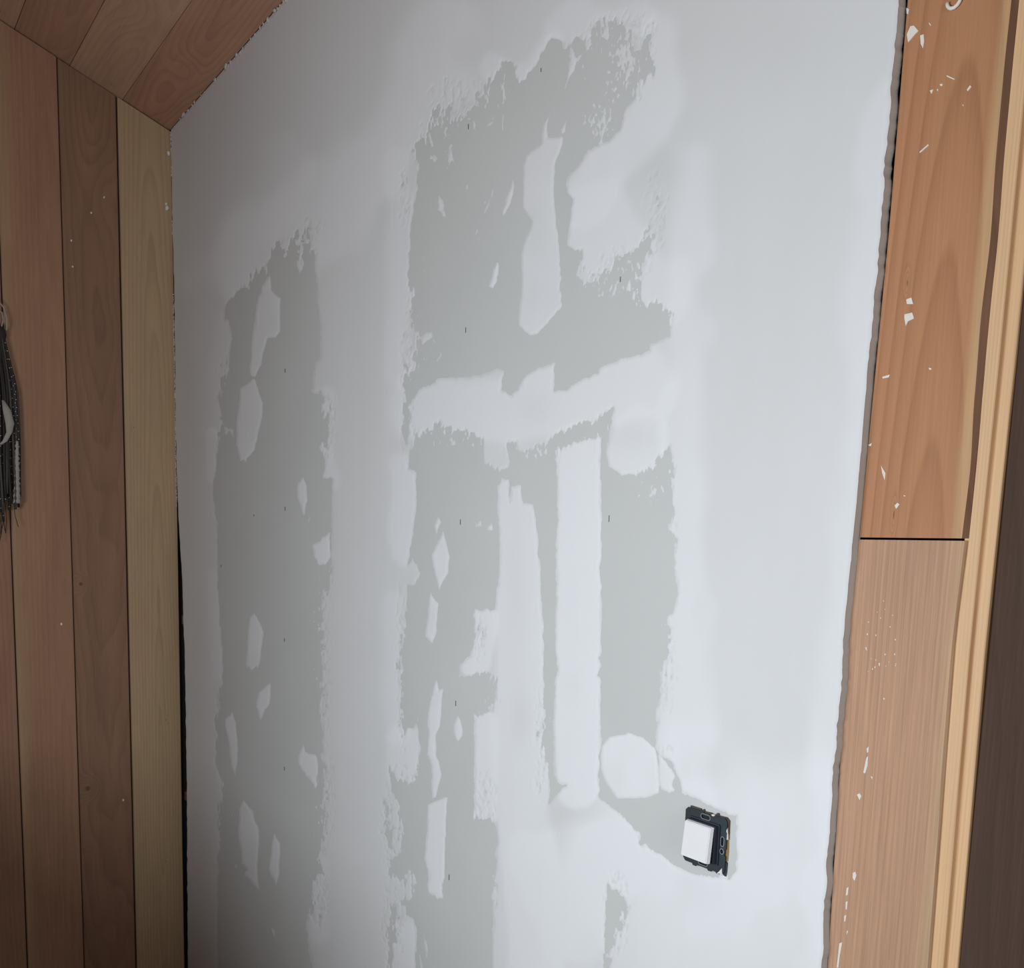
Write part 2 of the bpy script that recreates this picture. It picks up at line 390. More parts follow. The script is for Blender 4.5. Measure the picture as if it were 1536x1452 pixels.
# soft differences in how white the filler dried: polyline capsules (points, radius, softness, amount)
TONE = np.full(PX.shape, 0.50)
def capsule(pts, rad, soft, amt):
    global TONE
    P = np.asarray(pts, float); d = np.full(PX.shape, 1e9)
    if len(P) == 1: d = np.hypot(PX - P[0, 0], PY - P[0, 1])
    for a, b in zip(P[:-1], P[1:]):
        e = b - a; t = np.clip(((PX - a[0]) * e[0] + (PY - a[1]) * e[1]) / (e @ e), 0, 1)
        d = np.minimum(d, np.hypot(PX - a[0] - t * e[0], PY - a[1] - t * e[1]))
    d = d + 0.5 * soft * vnoise(PX / 38, PY / 60, 12) * (soft > 6)
    TONE = TONE + amt * (1 - sstep((d - rad) / soft))
def ell(x, y, rx, ry, amt):
    global TONE
    TONE = TONE + amt * np.exp(-((PX - x) / rx) ** 2 - ((PY - y) / ry) ** 2)
capsule([(1040, 240), (1028, 520), (1028, 1000), (1045, 1190)], 14, 30, .30)
capsule([(1000, 1230), (1130, 1250), (1220, 1260)], 60, 90, .22)
ell(1060, 1390, 230, 130, .42); ell(940, 1260, 70, 60, .35); ell(1150, 1200, 90, 60, .15)
capsule([(1322, 150), (1300, 480), (1268, 850), (1236, 1440)], 10, 40, .26)
capsule([(492, 590), (497, 720)], 6, 14, .35)
capsule([(602, 240), (598, 560)], 12, 16, .26)
capsule([(606, 700), (606, 830)], 12, 14, .34)
capsule([(590, 900), (592, 1100)], 10, 14, .22)
capsule([(600, 1110), (605, 1160)], 14, 16, .3)
capsule([(610, 1400), (600, 1445)], 16, 14, .35)
capsule([(655, 45), (640, 110), (580, 230), (480, 320), (370, 400)], 34, 46, .34)
capsule([(430, 240), (400, 330), (320, 410)], 16, 36, .16)
capsule([(830, 66), (800, 110), (774, 112), (742, 100)], 12, 14, .34)
capsule([(870, 20), (835, 45), (960, 28)], 12, 18, .26)
capsule([(990, 60), (992, 150), (955, 215), (900, 255), (872, 300)], 20, 24, .36)
capsule([(900, 330), (960, 420), (1000, 440)], 34, 30, .30)
ell(985, 250, 34, 34, -.2)
capsule([(334, 480), (330, 640)], 7, 14, .2)
capsule([(318, 650), (320, 716)], 7, 4, .3)
capsule([(322, 860), (330, 1010)], 5, 8, .2)
capsule([(640, 612), (760, 620), (880, 595), (970, 568)], 40, 24, .36)
capsule([(868, 670), (868, 1180)], 30, 8, .46)
capsule([(770, 740), (782, 1000), (785, 1200), (805, 1460)], 34, 12, .34)
capsule([(728, 1085), (728, 1225)], 16, 6, .4); capsule([(728, 930), (715, 1000)], 18, 6, .42)
capsule([(960, 650), (950, 690)], 34, 10, .35)
capsule([(860, 1380), (840, 1300), (900, 1290)], 40, 40, .36)
capsule([(476, 1300), (480, 1400)], 10, 12, .25)
ell(845, 1242, 24, 44, -.36); ell(802, 612, 30, 26, -.2); ell(950, 655, 36, 24, -.24); ell(782, 1078, 18, 42, -.25)
ell(775, 900, 16, 110, -.16); ell(805, 1330, 22, 90, -.16); ell(885, 1420, 24, 50, -.18); ell(862, 1030, 16, 24, -.1)
ell(550, 560, 26, 260, -.08); ell(1170, 480, 80, 330, -.06); ell(350, 190, 110, 110, -.14); ell(1130, 60, 160, 70, -.1)
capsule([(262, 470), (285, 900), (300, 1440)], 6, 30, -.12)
TONE = np.clip(TONE, 0.02, 1.0)

def field_mesh(name, F, w, tone, thick, ramp, block=4):
    """triangulated region F > 0 on the wall grid, its edge feathered down to the board"""
    X = GX[w]; Z = GZ[w]; T = tone
    nz, nx = F.shape
    vid = np.arange(nz * nx).reshape(nz, nx)
    inside = F > 0
    tris = []
    cz, cx = nz - 1, nx - 1
    cell_all = inside[:-1, :-1] & inside[:-1, 1:] & inside[1:, 1:] & inside[1:, :-1]
    cell_any = inside[:-1, :-1] | inside[:-1, 1:] | inside[1:, 1:] | inside[1:, :-1]
    done = np.zeros((cz, cx), bool)
    if block > 1:
        bz, bx = cz // block, cx // block
        deep = F > ramp
        dall = deep[:-1, :-1] & deep[:-1, 1:] & deep[1:, 1:] & deep[1:, :-1]
        blk = dall[:bz * block, :bx * block].reshape(bz, block, bx, block).all(axis=(1, 3))
        ib, jb = np.where(blk)
        a = vid[ib * block, jb * block]; b = vid[ib * block, jb * block + block]
        c = vid[ib * block + block, jb * block + block]; d = vid[ib * block + block, jb * block]
        tris += [np.stack([a, b, c], 1), np.stack([a, c, d], 1)]
        done[:bz * block, :bx * block] = np.repeat(np.repeat(blk, block, 0), block, 1)
    i, j = np.where(cell_all & ~done)
    a, b, c, d = vid[i, j], vid[i, j + 1], vid[i + 1, j + 1], vid[i + 1, j]
    tris += [np.stack([a, b, c], 1), np.stack([a, c, d], 1)]
    i, j = np.where(cell_any & ~cell_all)
    a, b, c, d = vid[i, j], vid[i, j + 1], vid[i + 1, j + 1], vid[i + 1, j]
    mixed = np.concatenate([np.stack([a, b, c], 1), np.stack([a, c, d], 1)]) if len(i) else np.zeros((0, 3), int)
    Ff = F.ravel(); xf = X.ravel(); zf = Z.ravel(); tf = T.ravel()
    ex, ez, et, ef = [xf], [zf], [tf], [Ff]
    nv = nz * nx
    if len(mixed):
        m = Ff[mixed] > 0; cnt = m.sum(1)
        tris.append(mixed[cnt == 3])
        for want in (1, 2):
            sel = mixed[cnt == want]; ms = m[cnt == want]
            if not len(sel): continue
            odd = np.argmax(ms if want == 1 else ~ms, axis=1)
            rr = np.arange(len(sel))
            p, q, r = sel[rr, odd], sel[rr, (odd + 1) % 3], sel[rr, (odd + 2) % 3]
            def cut(s, t):
                k = np.clip(Ff[s] / (Ff[s] - Ff[t]), 0.02, 0.98)
                ex.append(xf[s] + k * (xf[t] - xf[s])); ez.append(zf[s] + k * (zf[t] - zf[s]))
                et.append(tf[s] + k * (tf[t] - tf[s])); ef.append(np.zeros(len(s)))
            cut(p, q); i1 = nv + np.arange(len(sel)); nv += len(sel)
            cut(p, r); i2 = nv + np.arange(len(sel)); nv += len(sel)
            if want == 1:
                tris.append(np.stack([p, i1, i2], 1))
            else:
                tris.append(np.stack([i1, q, r], 1)); tris.append(np.stack([i1, r, i2], 1))
    tri = np.concatenate(tris).astype(np.int32)
    if not len(tri): return None
    x = np.concatenate(ex); z = np.concatenate(ez); t = np.concatenate(et); f = np.concatenate(ef)
    used = np.zeros(nv, bool); used[tri.ravel()] = True
    remap = np.cumsum(used) - 1
    tri = remap[tri].astype(np.int32); x, z, t, f = x[used], z[used], t[used], f[used]
    k = sstep(f / ramp)
    h = 0.00015 + thick * k
    t = t * (0.55 + 0.45 * sstep(f / (ramp * 0.8)))
    me = bpy.data.meshes.new(name)
    me.vertices.add(len(x)); me.vertices.foreach_set('co', np.stack([x, -h, z], 1).astype(np.float32).ravel())
    me.loops.add(len(tri) * 3); me.loops.foreach_set('vertex_index', tri.ravel())
    me.polygons.add(len(tri)); me.polygons.foreach_set('loop_start', np.arange(0, len(tri) * 3, 3, dtype=np.int32))
    me.polygons.foreach_set('use_smooth', np.ones(len(tri), bool))
    me.update(calc_edges=True)
    at = me.attributes.new('tone', 'FLOAT', 'POINT'); at.data.foreach_set('value', t.astype(np.float32))
    return me

ALL = (slice(0, len(ZS)), slice(0, len(XS)))
new_obj('skim_coat', field_mesh('skim_coat', COATF, ALL, TONE, 0.0009, 5.0), M_FILL, wall_back,
        label='wide smeared coat of off-white joint filler')

PATCHES = [  # outline, tone, raggedness, label
([(404,416),(409,437),(420,447),(421,466),(420,497),(413,505),(402,508),(396,528),(392,546),(384,566),(376,563),(374,549),(380,497),(384,456),(392,433)], .85, 1.0, None),
([(380,568),(361,583),(358,612),(355,632),(355,667),(361,692),(367,692),(382,676),(388,651),(394,626),(395,605),(390,591),(384,572)], .85, 1.0, None),
([(455,716),(446,725),(447,746),(456,774),(459,756),(462,750),(460,729)], .85, .6, None),
([(495,798),(479,812),(470,818),(471,833),(479,847),(489,847),(496,835)], .85, .8, None),
([(382,920),(374,925),(371,956),(370,997),(378,1005),(384,1003),(392,985),(395,947),(388,931)], .8, 1.0, None),
([(405,1024),(389,1038),(384,1059),(391,1081),(397,1065),(405,1055),(407,1030)], .8, .8, None),
([(349,1067),(338,1078),(337,1088),(343,1115),(345,1133),(348,1150),(353,1162),(356,1137),(357,1109),(354,1082)], .8, .8, None),
([(455,1117),(448,1133),(448,1146),(460,1165),(473,1179),(478,1150),(475,1133),(458,1129)], .8, .8, None),
([(365,1200),(359,1214),(357,1256),(361,1268),(363,1295),(372,1305),(367,1311),(388,1335),(387,1295),(390,1247),(382,1231),(379,1216)], .8, .8, None),
([(411,1247),(405,1285),(403,1303),(414,1328),(419,1316),(421,1264),(414,1256)], .85, .6, None),
([(406,1391),(409,1399),(414,1411),(412,1395)], .7, .5, None),
([(351,1296),(354,1302),(357,1300),(353,1297)], .7, .5, None),
([(350,645),(336,640),(338,652),(344,648),(351,656)], .6, 2.0, None),
([(826,168),(816,186),(812,215),(789,233),(785,248),(784,300),(784,311),(798,332),(795,346),(784,369),(782,385),(783,425),(780,462),(777,487),(795,504),(806,501),(831,474),(843,458),(839,367),(835,338),(831,290),(833,248),(845,217),(844,205),(822,207),(821,190)], .72, .8, 'tall white filler patch below the hatched smear'),
([(851,178),(842,194),(843,201),(848,198)], .8, .5, None),
([(856,70),(853,103),(847,135),(860,107),(868,89),(883,78),(880,75),(866,85)], .7, .6, None),
([(746,391),(740,404),(734,429),(739,433),(746,423),(749,396)], .85, .6, None),
([(655,290),(657,315),(669,327),(664,300)], .65, 2.2, None),
([(741,280),(731,307),(725,323),(733,310),(738,296)], .65, 1.6, None),
([(770,268),(762,290),(751,330),(758,318),(767,303),(772,282)], .7, 1.6, None),
([(709,177),(711,192),(714,201),(713,186)], .65, .5, None),
([(755.5,96),(757,96),(756,150),(755,196),(753.5,196),(754.5,150)], .65, .4, None),
([(733,184),(731,190),(738,187),(743,180)], .6, .8, None),
([(643,200),(648,222),(651,215),(647,200)], .6, 2.0, None),
([(646,236),(650,244),(655,238),(652,231)], .6, 1.2, None),
([(676,218),(670,236),(676,252),(681,236)], .55, 5.0, None),
([(702,270),(698,284),(704,286)], .55, 1.5, None),
([(631,507),(638,499),(649,497),(649,507),(634,515)], .6, 1.0, None),
([(651,508),(663,533),(656,543),(654,541),(661,533),(649.5,510)], .7, .6, None),
([(716,342),(712,352),(714,353),(718,346)], .6, .6, None), ([(716,352),(718,362),(720,361)], .6, .6, None),
([(657,772),(651,789),(655,800),(662,783)], .8, .4, None),
([(665,795),(648,831),(649,843),(659,886),(672,859),(675,836)], .8, .6, None),
([(647,876),(643,909),(638,954),(649,967),(655,946),(658,905),(648,892)], .8, .6, None),
([(655,1014),(645,1052),(641,1078),(643,1097),(642,1132),(647,1149),(648,1198),(654,1196),(662,1165),(660,1145),(654,1132),(654,1103),(660,1089),(665,1033),(659,1035)], .8, .8, None),
([(687,1072),(680,1087),(682,1107),(687,1112),(693,1105),(695,1097),(692,1081)], .85, .4, 'drop-shaped white filler spot'),
([(672,1195),(642,1207),(640,1248),(637,1289),(642,1315),(643,1339),(656,1349),(664,1347),(667,1311),(669,1264),(671,1199)], .85, .9, None),
([(716,784),(713,791),(722,790),(726,795),(722,780)], .65, 2.0, None), ([(731,790),(729,797),(740,795),(738,784)], .65, 2.0, None),
([(633,1399),(637,1415),(641,1440),(642,1420),(638,1405)], .6, 1.5, None), ([(628,1429),(633,1460),(636,1460),(631,1433)], .6, .8, None),
([(914,1105),(945,1100),(965,1107),(982,1122),(987,1140),(990,1176),(989,1190),(969,1197),(926,1198),(912,1178),(902,1155),(901,1134),(904,1118)], .92, .7, 'round white filler disc beside the switch'),
([(988,1132),(1000,1142),(1007,1153),(1013,1165),(1009,1178),(1013,1186),(1004,1190),(992,1184),(988,1176)], .85, 1.2, None),
([(462,782),(466,772),(467,770),(464,784)], .6, .6, None),
([(1075,1316),(1083,1320),(1093,1318),(1091,1306),(1084,1309)], .95, .8, None),
]
for poly, tone, rag, lab in PATCHES:
    w = window_of(poly, 14)
    if w is None: continue
    F = sdf(poly, PX[w], PY[w]) + np.maximum(rag, 0.5 * RAGMAP[w]) * FINE[w] + 0.8 * WOB[w]
    F = np.minimum(F, edge_gap[w])
    me = field_mesh('filler_patch', F, w, np.full(F.shape, tone) + 0.10 * vnoise(PX[w] / 30, PY[w] / 40, 4), 0.0011, 4.0, 4)
    if me: new_obj('filler_patch', me, M_FILL, wall_back, label=lab)

# dry dragged flecks of filler on the bare board
FLECK = [(905, 48, 24, 32, 1.05), (938, 90, 26, 54, 1.3), (918, 125, 26, 50, .9), (900, 185, 26, 42, 1.1), (950, 60, 22, 34, 1.1), (872, 105, 22, 30, .6), (880, 100, 20, 26, .5), (905, 432, 40, 20, .9), (940, 400, 26, 24, .85), (955, 445, 18, 36, .7), (985, 462, 30, 14, .7), (985, 740, 26, 26, .8), (965, 722, 34, 14, .7), (660, 185, 40, 34, .8), (690, 170, 24, 24, .8), (735, 150, 40, 30, .65), (676, 240, 14, 30, .7), (745, 290, 40, 40, .35), (690, 290, 40, 30, .35),
         (630, 440, 12, 60, .35), (638, 530, 16, 30, .55), (482, 930, 14, 50, .6), (476, 1010, 14, 40, .45), (484, 1200, 10, 60, .55), (732, 1050, 20, 12, .6), (722, 1205, 14, 24, .6), (735, 1330, 14, 40, .5), (640, 1350, 18, 16, .4), (610, 1200, 12, 60, .4),
         (595, 1300, 20, 30, .4), (600, 1390, 16, 50, .5), (345, 1200, 12, 70, .3), (390, 420, 26, 16, .5), (445, 410, 14, 30, .5), (472, 430, 8, 30, .5), (392, 1010, 14, 20, .5), (925, 1370, 18, 36, .5), (870, 650, 30, 10, .4), (690, 663, 70, 12, .8), (800, 682, 44, 12, .8), (745, 700, 26, 12, .6), (825, 1100, 6, 60, .45), (486, 800, 12, 30, .25), (925, 1225, 20, 10, .2)]
fm = np.zeros(PX.shape)
for (x, y, rx, ry, a) in FLECK:
    fm = np.maximum(fm, a * np.exp(-((PX - x) / rx) ** 2 - ((PY - y) / ry) ** 2))
FF = np.where(fm > 0.05, (DRY - (1.0 - 1.0 * fm)) * 5.0, -5.0)
FF = np.minimum(FF, 1.5 - COATF)
new_obj('filler_flecks', field_mesh('filler_flecks', FF, ALL, np.full(PX.shape, 0.62), 0.0005, 2.0), M_FILL, wall_back, kind='stuff')

# short pencil ticks and pin holes in the bare board
M_PENCIL = plain('pencil_mark', (0.16, 0.16, 0.16), 0.8)
for (x, y, l) in ((812, 105, 3), (703, 190, 4), (699, 495, 4), (931, 419, 4), (914, 778, 5), (691, 783, 4), (684, 1055, 4), (674, 1316, 4), (428, 763, 3), (381, 773, 1.5), (428, 556, 3), (427, 960, 2.5), (427, 1153, 2.5), (332, 849, 1.5)):
    a = on_plane((x, y - l), 1, 0.0); b = on_plane((x - 0.5, y + l), 1, 0.0)
    w = 0.00035 * (1 + 0.8 * (-a[0]))
    bm = bmesh.new(); add_box(bm, (min(a[0], b[0]) - w, -0.0004, b[2]), (max(a[0], b[0]) + w, 0.0003, a[2]))
    new_obj('pencil_tick', bm_mesh(bm, 'pencil_tick'), M_PENCIL, wall_back)

# ------------------------------------------------------------------ left plank wall
wall_left = new_obj('wall_left', box_mesh('wall_left', (X_CORNER - 0.06, -1.75, 0.0), (X_CORNER - 0.016, 0.10, 3.34)), M_DARK,
                    kind='structure', label='left wall clad with wide upright brown wooden planks')
SLOPE = math.tan(math.radians(20.95))
def z_ceiling(y): return Z_TOP + (-y) * SLOPE
W1 = wood('plank_brown_a', (0.40, 0.225, 0.14), (0.27, 0.135, 0.08), u0=0.05, h0=0.02, slope=0.010, freq=90, ring=.3, seed=1.0, wav=.03, blotch=.25,
          sap=((0.44, 0.285, 0.165), 0.02, 0.05, 0.05))
W2 = wood('plank_brown_b', (0.31, 0.175, 0.11), (0.20, 0.10, 0.062), u0=0.012, h0=0.17, slope=-0.055, freq=75, ring=.42, seed=4.0, wav=.07, blotch=.32,
          knots=((-0.055, 1.355, 0.02, 0.022, .05), (-0.052, 0.735, 0.03, 0.03, .06), (0.03, 2.45, 0.06, 0.12, .03, 0)))
W3 = wood('plank_pale', (0.52, 0.37, 0.225), (0.37, 0.24, 0.135), u0=0.012, h0=-0.02, slope=0.028, freq=110, ring=.5, seed=8.0, wav=.03, blotch=.14,
          knots=((-0.05, 1.82, 0.006, 0.009, .02), (0.03, 0.93, 0.005, 0.012, .02), (0.02, 0.47, 0.005, 0.01, .02)))
W4 = wood('plank_brown_c', (0.36, 0.20, 0.125), (0.23, 0.115, 0.07), u0=-0.1, h0=0.04, slope=0.02, freq=80, ring=.35, seed=12.0, blotch=.25)
def left_plank(y0, y1, mat, proud, bottom=0.0):
    yc = (y0 + y1) / 2; bm = bmesh.new()
    zt0, zt1 = z_ceiling(y0) - 0.004, z_ceiling(y1) - 0.004
    c = 0.0022
    prof = [(y0 - yc, -0.016), (y0 - yc, proud - c), (y0 - yc + c, proud), (y1 - yc - c, proud), (y1 - yc, proud - c), (y1 - yc, -0.016)]
    lo = [bm.verts.new((x, y, bottom)) for y, x in prof]
    hi = [bm.verts.new((x, y, zt0 + (zt1 - zt0) * (y + yc - y0) / (y1 - y0))) for y, x in prof]
    n = len(prof)
    for i in range(n): bm.faces.new((lo[i], lo[(i + 1) % n], hi[(i + 1) % n], hi[i]))
    bm.faces.new(lo); bm.faces.new(hi[::-1])
    return new_obj('plank', bm_mesh(bm, 'plank'), mat, wall_left, loc=(X_CORNER, yc, 0.0))
left_plank(-0.149 + 0.0022, 0.003, W3, 0.0)
left_plank(-0.304 + 0.0014, -0.149 - 0.0022, W2, -0.002)
left_plank(-0.463 + 0.0016, -0.304 - 0.0014, W1, 0.0)
mats = [W4, W1, W2]
yy = -0.463
for i in range(8):
    left_plank(yy - 0.155 + 0.0016, yy - 0.0016, mats[i % 3], -0.001 * (i % 2))
    yy -= 0.155
M_SPECK = plain('white_paint_speck', (0.85, 0.85, 0.82), 0.6, var=0.05)
def dab(plane_axis, val, px_poly, thick, mat, parent, name='paint_dab', sign=-1):
    """a thin dried dab with an outline, raised off a flat surface"""
    pts = [on_plane(p, plane_axis, val) for p in px_poly]
    bm = bmesh.new()
    if plane_axis == 1:
        prism(bm, [(q[0], q[2]) for q in pts], [], lambda a, b, d: (a, d, b), val + 0.0003, val + sign * thick)
    else:
        prism(bm, [(q[1], q[2]) for q in pts], [], lambda a, b, d: (d, a, b), val - 0.0003, val - sign * thick)
    me = bm_mesh(bm, name)
    o = new_obj(name, me, mat)
    o.parent = parent
    return o
for (x, y, s) in ((92, 936, 2.2), (185, 1200, 1.6), (137, 319, 1.6), (107, 361, 1.4), (156, 296, 1.4), (109, 400, 1.2), (250, 312, 3.0), (253, 230, 2.5), (249, 306, 2)):
    poly = [(x + s * math.cos(k) * random.uniform(.6, 1.2), y + 1.3 * s * math.sin(k) * random.uniform(.6, 1.3)) for k in (0, 1.05, 2.1, 3.15, 4.2, 5.25)]
    dab(0, X_CORNER, poly, 0.0006, M_SPECK, wall_left, 'paint_speck')

# ------------------------------------------------------------------ sloping plank ceiling
ceiling = new_obj('ceiling', None, kind='structure', label='sloping ceiling of brown wooden planks above the plasterboard wall')
ceiling.location = (X_CORNER, 0, Z_TOP)
CA = math.radians(20.95)
ceiling.rotation_euler = (-CA, 0, 0)     # local -Y climbs the slope
C1 = wood('ceiling_plank_a', (0.47, 0.265, 0.175), (0.30, 0.155, 0.10), along='X', across='Y', u0=0.0, h0=0.07, slope=-0.09, freq=90, ring=.5, seed=21, wav=.05, blotch=.25, knots=((0.0, 0.35, .04, .09, .03, 0),))
C2 = wood('ceiling_plank_b', (0.52, 0.33, 0.22), (0.36, 0.21, 0.135), along='X', across='Y', u0=0.03, h0=0.03, slope=0.03, freq=80, ring=.35, seed=25, wav=.04, blotch=.25, knots=((0.03, 0.04, .01, .012, .03), (0.0, .45, .05, .10, .03, 0)))
C3 = wood('ceiling_plank_c', (0.46, 0.27, 0.175), (0.32, 0.165, 0.105), along='X', across='Y', u0=0.02, h0=0.05, slope=-0.06, freq=80, ring=.4, seed=29, wav=.05, blotch=.25)
XW = 4.75
def ceil_plank(s0, s1, mat, drop=0.0):
    w = s1 - s0
    me = box_mesh('plank', (-0.03, -w / 2, 0.0), (XW, w / 2, 0.018), 0.0010)
    return new_obj('plank', me, mat, ceiling, loc=(0, -(s0 + s1) / 2, -drop))
sec = 1 / math.cos(CA)
e1, e2 = 0.1325 * sec, 0.2705 * sec
ceil_plank(0.001, e1 - 0.0004, C1)
ceil_plank(e1 + 0.0004, e2 - 0.0004, C2, 0.0012)
ceil_plank(e2 + 0.0004, e2 + 0.146, C3, 0.0)
s = e2 + 0.147
k = 0
while s < 1.86:
    ceil_plank(s, s + 0.145, (C2, C1, C3)[k % 3], 0.0006 * (k % 2)); s += 0.146; k += 1
new_obj('backing_board', box_mesh('backing_board', (-0.06, -1.9, 0.0195), (XW, 0.12, 0.03)), M_DARK, ceiling)

# crumbs of filler squeezed along the two inner corners
def crumbs(name, pts, mat, smin, smax, parent):
    bm = bmesh.new()
    for p in pts:
        s = random.uniform(smin, smax)
        m = Matrix.Translation(p) @ Matrix.Rotation(random.uniform(0, 6.3), 4, 'Y') @ Matrix.Diagonal((s * random.uniform(.8, 2.2), s * .6, s * random.uniform(.6, 1.1), 1))
        r = bmesh.ops.create_icosphere(bm, subdivisions=1, radius=1.0, matrix=m)
        for v in r['verts']: v.co += Vector((random.uniform(-1, 1), random.uniform(-.3, .3), random.uniform(-1, 1))) * s * .3
    return new_obj(name, bm_mesh(bm, name, True), mat, parent, kind='stuff')
M_CRUMB = plain('dry_filler_crumbs', (0.62, 0.58, 0.53), 0.9, var=0.25, scale=200)
pts = []
x = -3.12
while x < -2.1:
    if random.random() < 0.8: pts.append((x, random.uniform(-0.004, 0.0), Z_TOP - random.uniform(0.001, 0.006)))
    x += random.uniform(0.006, 0.03)
crumbs('filler_crumbs', pts, M_CRUMB, 0.002, 0.006, wall_back)
pts = []
for (y0, y1, dens) in ((195, 270, .5), (440, 760, .85), (330, 360, .4)):
    for y in np.arange(y0, y1, 3.0):
        if random.random() < dens:
            q = on_plane((258 + (y - 195) * 0.0145, y), 0, X_CORNER)
            pts.append((X_CORNER + 0.004, -0.001, q[2]))
crumbs('filler_crumbs', pts, M_CRUMB, 0.0025, 0.004, wall_back)

# near-black panel, painted shade behind the crooked left board edge, plus scraps of batten
new_obj('wall_shade_panel', box_mesh('wall_shade_panel', (X_CORNER - 0.06, 0.10, 0.0), (1.65, 0.12, 2.80)), M_DARK, kind='structure', label='near-black panel painted as the shade behind the plasterboard edge')
B_M = wood('batten_wood', (0.25, 0.15, 0.11), (0.15, 0.09, 0.06), along='X', across='Z', seed=40)
for yp in (1191, 930):
    q = on_plane((276, yp), 1, 0.02)
    new_obj('batten', box_mesh('batten', (-0.05, 0.016, -0.014), (0.10, 0.05, 0.014), 0.001), B_M, wall_back, loc=(q[0], 0.0, q[2]))

# ------------------------------------------------------------------ door side: casing boards, frame, door
def casing(name, z0, z1, mat, label, left_px, right_px, yface, wane):
    xl = np.array([on_plane(p, 1, yface)[0] for p in left_px]); zl = np.array([on_plane(p, 1, yface)[2] for p in left_px])
    xr = np.array([on_plane(p, 1, yface)[0] for p in right_px]); zr = np.array([on_plane(p, 1, yface)[2] for p in right_px])
    o1, o2 = np.argsort(zl), np.argsort(zr)
    bm = bmesh.new(); xc = -0.61
    rows = []
    zs = np.linspace(z0, z1, 60)
    for z in zs:
        a = np.interp(z, zl[o1], xl[o1]) + float(np.interp(z, [1.0, 1.5, 1.75, 2.05], [0.0006, 0.0010, 0.0014, 0.0028])); b = np.interp(z, zr[o2], xr[o2])
        wv = wane * (0.7 + 0.5 * float(vnoise(np.array(z * 14), np.array(0.0), 9)))
        y = yface; yb = 0.031
        rows.append([bm.verts.new((px - xc, py, z)) for px, py in ((a, yb), (a, y + 0.001), (a + 0.001, y), (b - wv, y), (b - wv * .15, y + min(0.0055, wv * .6 + .0015)), (b, y + 0.006), (b, yb))])
    n = len(rows[0])
    for i in range(len(rows) - 1):
        for k in range(n):
            f = bm.faces.new((rows[i][k], rows[i][(k + 1) % n], rows[i + 1][(k + 1) % n], rows[i + 1][k]))
            if k in (3, 4) and wane > 0.005: f.material_index = 1
    bm.faces.new(rows[0]); bm.faces.new(rows[-1][::-1])
    me = bm_mesh(bm, name)
    o = new_obj(name, me, mat, kind='structure', label=label, loc=(xc, 0, 0))
    me.materials.append(M_WANE)
    return o
M_WANE = wood('bark_edge', (0.20, 0.10, 0.058), (0.10, 0.05, 0.03), across='X', seed=33, fibre=.3, blotch=.3)
W_UP = wood('casing_pine_upper', (0.48, 0.235, 0.118), (0.33, 0.145, 0.068), across='X', u0=0.015, h0=-0.0607, slope=0.063, freq=95, ring=.62, seed=51, wav=.010, blotch=.12,
            sap=((0.56, 0.345, 0.18), -0.010, 0.052, 0.010), knots=((-0.028, 1.775, 0.003, 0.012, .03), (-0.022, 1.545, 0.003, 0.018, .03)))
W_LO = wood('casing_pine_lower', (0.51, 0.305, 0.195), (0.37, 0.20, 0.12), across='X', u0=-0.20, h0=0.10, slope=0.004, freq=150, ring=.42, seed=57, wav=.008, blotch=.12, fibre=.34,
            sap=((0.53, 0.37, 0.22), -0.015, 0.055, 0.03))
YC = 0.010
Z_JOINT = float(on_plane((1366, 808.5), 1, YC)[2])
trim_1 = casing('trim_1', Z_JOINT + 0.0012, 2.30, W_UP, 'reddish upper door casing board with white plaster smears and dark waney edge',
                [(1357, 0), (1330, 350), (1316, 500), (1287, 806)], [(1525, 0), (1485, 450), (1450, 806)], YC, 0.0075)
trim_2 = casing('trim_2', 0.0, Z_JOINT - 0.0012, W_LO, 'rough-sawn lower door casing board below the horizontal joint',
                [(1286, 812), (1268, 990), (1240, 1452)], [(1449, 812), (1431, 950), (1393, 1452)], YC + 0.0006, 0.002)

W_FR = wood('frame_pale_wood', (0.72, 0.475, 0.265), (0.56, 0.34, 0.175), across='X', u0=-0.3, h0=0.2, slope=0.002, freq=330, ring=.5, seed=63, wav=.004, blotch=.08, fibre=.12, rough=.5)
def frame_mesh():
    bm = bmesh.new()
    # stepped section, seen from above: x, y
    prof = [(-0.5535, 0.05), (-0.5535, 0.0150), (-0.5380, 0.0150), (-0.5372, 0.0158), (-0.5372, 0.0205), (-0.5368, 0.021), (-0.5262, 0.021), (-0.5254, 0.0218), (-0.5254, 0.05)]
    rows = []
    for z in np.linspace(0.0, 2.16, 24):
        dx = float(np.interp(z, [1.04, 1.43, 1.72, 2.0], [0.0015, -0.0022, 0.0008, 0.0008]))
        rows.append([bm.verts.new((x + dx + 0.54, y, z)) for x, y in prof])
    n = len(prof)
    for i in range(len(rows) - 1):
        for k in range(n):
            bm.faces.new((rows[i][k], rows[i][(k + 1) % n], rows[i + 1][(k + 1) % n], rows[i + 1][k]))
    bm.faces.new(rows[0]); bm.faces.new(rows[-1][::-1])
    return bm_mesh(bm, 'trim_3')
trim_3 = new_obj('trim_3', frame_mesh(), W_FR, kind='structure', label='pale stepped wooden door frame strip beside the casing', loc=(-0.54, 0, 0))
W_DOOR = wood('door_dark_wood', (0.075, 0.043, 0.029), (0.048, 0.026, 0.018), across='X', u0=-0.4, h0=0.3, slope=0.01, freq=190, ring=.4, seed=71, rough=.75, fibre=.3)
door_1 = new_obj('door_1', box_mesh('door_1', (-0.3655, 0.0238, 0.01), (0.40, 0.064, 2.10), 0.002), W_DOOR, kind='structure',
                 label='dark brown wooden door at the right edge', loc=(-0.16, 0, 0))
new_obj('trim_4', box_mesh('trim_4', (0.245, 0.012, 0.0), (0.30, 0.06, 2.16), 0.002), W_FR, kind='structure', label='pale door frame strip on the far side of the dark door')
